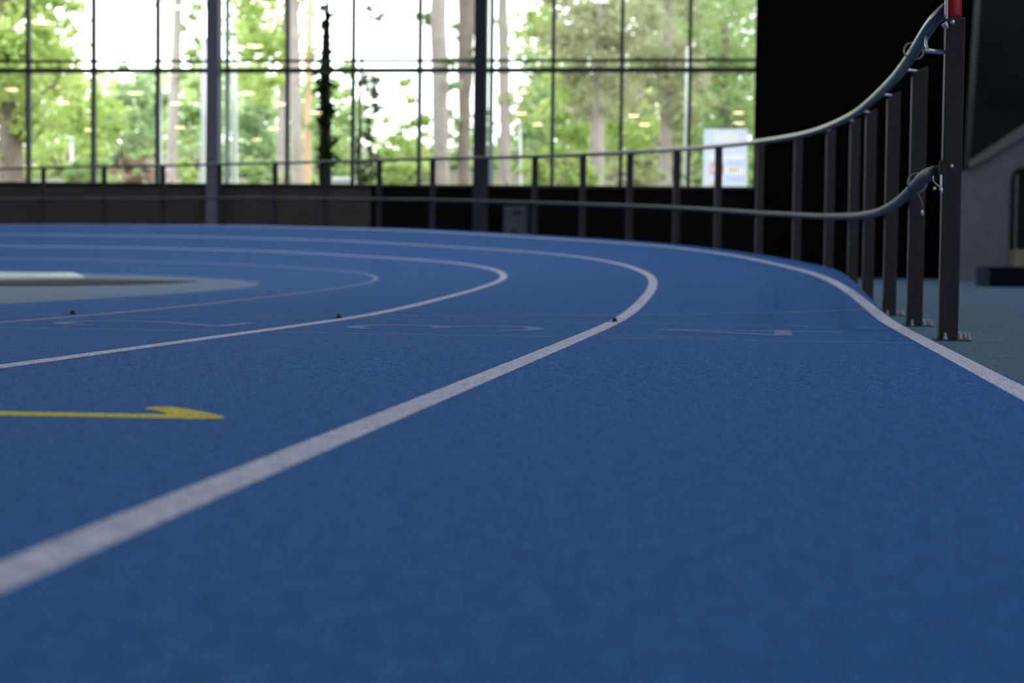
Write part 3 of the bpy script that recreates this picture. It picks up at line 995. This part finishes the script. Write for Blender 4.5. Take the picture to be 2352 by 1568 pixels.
tree(52, [(28, 420, 66), (24, 330, 52), (22, 290, 46), (15, 200, 34), (10, 0, 26)], M_trunk2,
     [(20, 70, 120, 130, 0.9), (80, 190, 120, 110, 0.8), (10, 280, 80, 60, 0.7), (140, 60, 60, 80, 0.35), (40, -60, 150, 90, 0.7)], L_bright,
     'broad brown trunked tree at the left edge of the windows', 11, branches=[[(22, 300, 30), (60, 250, 20), (130, 190, 10)], [(20, 300, 26), (-20, 240, 18), (-60, 200, 10)]])
tree(64, [(392, 420, 26), (396, 300, 25), (404, 150, 22), (410, -40, 20)], M_trunk,
     [(440, 60, 40, 50, 0.30), (455, 150, 45, 55, 0.4), (430, -60, 120, 60, 0.5)], L_mid,
     'tall slim pinkish trunk left of the violet grey column', 12)
tree(60, [(645, 420, 24), (648, 300, 22), (655, 120, 15), (660, -40, 13)], M_trunk,
     [(590, 60, 80, 90, 0.75), (600, 160, 70, 70, 0.7), (560, 20, 60, 60, 0.35), (620, -50, 90, 50, 0.6)], L_bright,
     'thin pinkish trunk just left of the pale trunk pair', 13)
tree(58, [(684, 420, 25), (680, 250, 26), (675, 100, 27), (671, -40, 27)], M_trunk,
     [(700, 20, 30, 30, 0.25), (690, -70, 80, 50, 0.5)], L_mid, 'straight pale trunk left of the orange pine', 14)
tree(56, [(706, 420, 17), (707, 250, 16), (710, 100, 15), (713, -40, 15)], M_pine,
     [(722, 230, 14, 120, 0.5), (715, -70, 60, 50, 0.5)], L_mid, 'narrow orange barked pine trunk beside the dark ivy trunk', 15)
tree(40, [(747, 424, 29), (748, 300, 27), (748, 150, 23), (750, 60, 15), (751, 15, 8)], M_dtrunk,
     [(747, 370, 13, 60, 1.2), (748, 270, 14, 60, 1.4), (748, 180, 13, 60, 1.4), (748, 100, 11, 50, 1.2), (752, 20, 12, 30, 0.8), (760, 300, 8, 100, 0.3), (735, 200, 8, 100, 0.25)], L_dark,
     'dark ivy covered trunk in the middle window', 16, size=0.07)
tree(50, [(824, 424, 9), (826, 300, 8), (830, 180, 6), (833, 60, 4)], M_dtrunk,
     [(848, 200, 24, 34, 0.55), (855, 240, 18, 30, 0.5), (845, 390, 30, 45, 0.5), (838, 320, 20, 50, 0.4), (862, 20, 20, 25, 0.5), (832, 180, 9, 20, 0.6)], leafmat('spruce_needles', (0.04, 0.07, 0.025), (0.10, 0.15, 0.06)),
     'slim dark spruce right of the ivy covered trunk', 17, size=0.07, dens=1.3)
tree(54, [(1014, 424, 36), (1011, 250, 36), (1009, 120, 37), (1005, -40, 36)], M_trunk,
     [(1040, 180, 20, 60, 0.35), (985, 40, 30, 30, 0.4), (1000, -70, 80, 50, 0.5)], L_cool, 'thick grey trunk left of the blue black column', 18)
tree(57, [(1065, 424, 26), (1066, 300, 27), (1069, 150, 34), (1071, -40, 38)], M_trunk2,
     [(1045, 60, 18, 60, 0.4), (1088, 150, 14, 60, 0.3), (1040, 330, 20, 60, 0.3), (1070, -70, 60, 50, 0.5)], L_cool, 'greyish trunk directly left of the blue black column', 19)
tree(60, [(1161, 424, 27), (1160, 300, 25), (1157, 150, 24), (1154, -40, 22)], M_trunk,
     [(1215, 70, 50, 90, 0.30), (1190, 250, 30, 80, 0.35), (1150, -70, 90, 50, 0.6)], L_bright, 'slim pinkish trunk directly right of the blue black column', 20)
tree(62, [(1373, 424, 30), (1372, 330, 34), (1374, 240, 26), (1376, 100, 18), (1378, -40, 12)], M_trunk,
     [(1350, 110, 80, 100, 0.75), (1390, 220, 80, 70, 0.4), (1440, 40, 80, 80, 0.7), (1300, 40, 60, 80, 0.6)], L_dull, 'pale trunk with dull needles in the right window', 21)
tree(66, [(1528, 424, 28), (1530, 300, 25), (1533, 150, 22), (1536, -40, 18)], M_trunk,
     [(1530, 60, 90, 100, 0.7), (1480, 200, 70, 80, 0.55), (1580, 190, 70, 90, 0.6), (1560, 330, 60, 70, 0.35)], L_dull, 'brown trunk with dull needles left of the right window lamp post', 22)
tree(70, [(1660, 424, 22), (1662, 200, 18), (1664, -40, 12)], M_trunk2,
     [(1660, 60, 90, 110, 0.9), (1680, 200, 70, 80, 0.8), (1640, 300, 60, 60, 0.7), (1720, 330, 50, 80, 0.8)], L_mid, 'green tree behind the white sign board', 23)


def bush(Y, blobs, lm, label, seed, name='bush', size=0.2, dens=1.0, group='bushes and tree crowns outside'):
    """low growth that stands on the slope"""
    c = at(blobs[0][0], blobs[0][1], Y)
    gz = ground(c.x, c.y)
    t = empty(name, (c.x, c.y, gz))
    tag(t, label, 'bush', group)
    inv = Matrix.Translation(-t.location)
    foliage('leaves', lm, Y, blobs, seed, t, size, dens, inv)
    mb = MB()
    rng = random.Random(seed)
    for k in range(5):
        a = (rng.uniform(-0.3, 0.3), rng.uniform(-0.3, 0.3))
        mb.tube([(a[0], a[1], -0.1), (a[0] * 2 + rng.uniform(-.3, .3), a[1] * 2, max(0.4, (c.z - gz) * 0.6)), (a[0] * 4, a[1] * 3, max(0.8, (c.z - gz)))], [0.06, 0.04, 0.015], 7)
    mb.build('stems', M_trunk2, t, smooth=True)
    return t


bush(76, [(160, 330, 80, 90, 0.8), (210, 250, 70, 80, 0.7), (120, 400, 80, 40, 0.7), (150, 200, 50, 50, 0.5)], L_bright, 'bright green bush between the two left mullions', 31)
bush(80, [(290, 300, 75, 90, 0.9), (330, 230, 60, 70, 0.7), (270, 390, 70, 40, 0.7), (300, 180, 60, 30, 0.4)], L_cool, 'cool green bush in the pane left of the slim pinkish trunk', 32)
bush(74, [(440, 330, 55, 100, 0.9), (450, 230, 45, 70, 0.7), (340, 380, 40, 40, 0.6)], L_mid, 'mid green bush behind the tall pale pole by the column', 33)
bush(82, [(590, 330, 70, 100, 1.0), (560, 250, 60, 80, 0.9), (600, 400, 80, 40, 0.9)], L_cool, 'dense shaded bush right of the violet grey column', 34)
bush(78, [(715, 330, 40, 110, 0.9), (690, 210, 40, 90, 0.7)], L_mid, 'green growth between the orange pine and the dark trunk', 35)
bush(87, [(785, 310, 40, 110, 0.9), (790, 200, 30, 60, 0.5), (770, 380, 40, 50, 0.9)], L_mid, 'green bush between the dark trunk and the spruce', 36)
bush(80, [(930, 370, 70, 60, 0.9), (960, 300, 40, 50, 0.6), (890, 410, 60, 30, 0.8), (950, 200, 30, 50, 0.22), (905, 300, 30, 30, 0.25)], L_bright, 'bright green bush left of the thick grey trunk', 37)
bush(84, [(1040, 390, 60, 50, 0.7), (1100, 330, 60, 80, 0.45), (1040, 300, 30, 50, 0.35)], L_mid, 'thin green bush behind the two grey trunks', 38)
bush(80, [(1220, 360, 60, 80, 0.9), (1230, 250, 50, 70, 0.7), (1190, 410, 50, 30, 0.7), (1250, 160, 50, 80, 0.45)], L_mid, 'green bush right of the slim pinkish trunk', 39)
bush(72, [(1310, 370, 60, 70, 1.0), (1300, 250, 60, 80, 0.9), (1340, 410, 60, 30, 0.9), (1290, 150, 50, 70, 0.6)], L_bright, 'yellow green bush left of the pale trunk with dull needles', 40)
bush(82, [(1430, 380, 60, 60, 1.0), (1450, 280, 70, 80, 0.9), (1480, 400, 60, 40, 0.9)], L_bright, 'yellow green bush right of the pale trunk with dull needles', 41)
bush(86, [(1590, 390, 80, 50, 1.0), (1600, 290, 70, 80, 0.9), (1690, 390, 60, 60, 0.9)], L_mid, 'green bush around the white sign board', 42)
for args in ((52, [(215, 400, 60, 30, 1.0), (170, 410, 40, 20, 1.0)], L_mid, 'low green shrub at the foot of the left mullions', 61),
             (54, [(318, 395, 45, 32, 1.0), (290, 410, 40, 22, 1.0)], 'B', 'low reddish brown shrub left of the slim pinkish trunk', 62),
             (50, [(430, 400, 30, 30, 1.0), (455, 412, 20, 18, 0.9)], L_bright, 'low bright shrub beside the foot of the tall pale pole', 63),
             (54, [(590, 400, 45, 30, 1.0), (620, 412, 30, 18, 0.9)], L_mid, 'low green shrub left of the pale trunk pair', 64),
             (52, [(900, 405, 45, 26, 1.0), (950, 400, 40, 30, 1.0)], L_bright, 'low bright shrub between the spruce and the thick grey trunk', 65),
             (48, [(1238, 400, 38, 38, 1.0), (1225, 418, 30, 20, 1.0)], L_bright, 'low yellow green shrub right of the slim trunk by the column', 66),
             (52, [(1310, 395, 45, 40, 1.0), (1340, 412, 40, 20, 1.0)], L_bright, 'low yellow green shrub left of the pale trunk in the right window', 67),
             (50, [(1470, 400, 60, 32, 1.0), (1430, 412, 40, 22, 1.0)], L_dull, 'low dull shrub right of the pale trunk in the right window', 68),
             (46, [(1600, 400, 22, 36, 1.0), (1725, 400, 20, 50, 1.0)], L_mid, 'low green shrub beside the white sign board', 69)):
    args = list(args)
    if args[2] == 'B': args[2] = leafmat('reddish_brown_leaves', (0.26, 0.17, 0.14), (0.40, 0.28, 0.22))
    bush(args[0], args[1], args[2], args[3], args[4], 'shrub', 0.12, 1.0, 'low shrubs outside the windows')
# the distant wood behind
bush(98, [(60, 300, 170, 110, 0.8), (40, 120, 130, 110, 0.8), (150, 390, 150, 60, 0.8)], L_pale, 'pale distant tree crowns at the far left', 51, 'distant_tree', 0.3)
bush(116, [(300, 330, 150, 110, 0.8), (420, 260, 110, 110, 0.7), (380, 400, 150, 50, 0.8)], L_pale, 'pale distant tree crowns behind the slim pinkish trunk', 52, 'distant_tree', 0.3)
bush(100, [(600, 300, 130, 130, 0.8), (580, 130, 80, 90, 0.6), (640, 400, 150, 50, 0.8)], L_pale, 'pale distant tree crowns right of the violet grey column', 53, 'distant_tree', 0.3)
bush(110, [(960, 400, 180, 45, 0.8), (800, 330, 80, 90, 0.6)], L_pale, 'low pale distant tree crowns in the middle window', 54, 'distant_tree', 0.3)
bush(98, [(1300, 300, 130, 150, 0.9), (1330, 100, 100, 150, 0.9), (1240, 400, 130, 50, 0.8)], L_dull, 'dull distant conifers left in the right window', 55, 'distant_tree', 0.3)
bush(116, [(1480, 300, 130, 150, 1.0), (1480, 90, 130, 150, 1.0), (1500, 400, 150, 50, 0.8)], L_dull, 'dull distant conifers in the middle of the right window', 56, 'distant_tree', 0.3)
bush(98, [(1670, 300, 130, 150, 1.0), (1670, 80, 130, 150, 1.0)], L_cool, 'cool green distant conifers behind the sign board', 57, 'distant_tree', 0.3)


def lamp_post(Y, b, t, w, label, head=None):
    pb, pt = at(b[0], b[1], Y), at(t[0], t[1], Y)
    gz = ground(pb.x, pb.y)
    g = empty('lamp_post', (pb.x, pb.y, gz)); tag(g, label, 'lamp post', 'pale poles outside the windows')
    e = pt - Vector((pb.x, pb.y, gz))
    r = w * Y / FPX / 2
    mb = MB(); mb.tube([(0, 0, -0.05), (0, 0, 0.5), e * 0.6, e], [r * 1.15, r * 1.1, r, r * 0.9], 12)
    mb.build('pole', M_pole, g, smooth=True)
    mb = MB()
    if head:
        mb.tube([e, e + Vector((head * 0.4, 0, 0.02)), e + Vector((head, 0, 0.03))], [r * 0.9, r * 1.0, r * 1.4], 10)
    else:
        mb.tube([e, e + Vector((0, 0, 0.06)), e + Vector((0, 0, 0.10))], [r * 1.5, r * 1.6, r * 0.6], 12)
    mb.build('lamp_head', M_pole, g, smooth=True)


lamp_post(46, (463, 420), (470, 92), 11, 'tall pale pole just left of the violet grey column', 0.18)
lamp_post(45, (541, 420), (537, 78), 12, 'tall pale pole just right of the violet grey column')
lamp_post(50, (371, 420), (366, 178), 8, 'shorter pale pole left of the slim pinkish trunk')
lamp_post(56, (168, 420), (164, 322), 8, 'short thin pale pole in the left window')
lamp_post(48, (1574, 424), (1580, 108), 9, 'pale lamp post left of the white sign board', 0.2)
lamp_post(60, (1198, 424), (1194, 285), 6, 'thin faint pole right of the blue black column')

# white information board outside
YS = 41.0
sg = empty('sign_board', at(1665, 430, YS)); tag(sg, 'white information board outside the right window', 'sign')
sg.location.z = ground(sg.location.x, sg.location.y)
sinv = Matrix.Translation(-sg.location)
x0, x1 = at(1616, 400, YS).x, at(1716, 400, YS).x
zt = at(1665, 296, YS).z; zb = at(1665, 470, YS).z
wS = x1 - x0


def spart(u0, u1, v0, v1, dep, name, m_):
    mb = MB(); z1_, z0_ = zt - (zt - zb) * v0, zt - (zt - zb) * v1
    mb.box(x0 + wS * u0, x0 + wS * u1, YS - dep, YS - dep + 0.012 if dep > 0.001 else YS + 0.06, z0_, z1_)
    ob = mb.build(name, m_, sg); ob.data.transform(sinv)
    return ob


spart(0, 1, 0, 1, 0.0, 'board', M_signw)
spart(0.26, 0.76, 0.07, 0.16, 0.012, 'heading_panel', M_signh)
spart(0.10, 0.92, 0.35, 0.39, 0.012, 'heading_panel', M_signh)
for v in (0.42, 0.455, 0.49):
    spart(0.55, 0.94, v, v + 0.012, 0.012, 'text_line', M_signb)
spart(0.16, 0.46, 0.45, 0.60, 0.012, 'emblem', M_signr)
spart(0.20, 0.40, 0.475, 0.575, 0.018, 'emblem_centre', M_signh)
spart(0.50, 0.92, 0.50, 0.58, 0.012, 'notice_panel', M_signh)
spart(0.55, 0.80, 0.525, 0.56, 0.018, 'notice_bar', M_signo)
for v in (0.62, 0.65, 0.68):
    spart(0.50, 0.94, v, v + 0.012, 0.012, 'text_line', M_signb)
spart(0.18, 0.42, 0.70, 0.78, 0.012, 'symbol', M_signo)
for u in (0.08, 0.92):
    mb = MB(); xx = x0 + wS * u
    mb.tube([(xx, YS + 0.09, sg.location.z - 0.05), (xx, YS + 0.09, zt - 0.05)], 0.03, 10)
    ob = mb.build('leg', M_pole, sg); ob.data.transform(sinv)
# pale roof of a parked trailer low in the middle window
p = at(765, 408, 46); q = at(806, 408, 46)
tr_ = empty('trailer', ((p.x + q.x) / 2, 46, ground(p.x, 46))); tag(tr_, 'white trailer roof low in the middle window right of the dark trunk', 'trailer')
hh = p.z - tr_.location.z
mb = MB(); mb.box(-0.26, 0.26, 0, 1.4, 0.35, hh)
mb.build('body', M_jamb, tr_, bevel=0.05)
for sx_ in (-0.26, 0.26):
    mb = MB(); mb.tube([(sx_ - 0.05, 0.7, 0.22), (sx_ + 0.05, 0.7, 0.22)], 0.24, 18)
    mb.build('wheel', M_black, tr_)
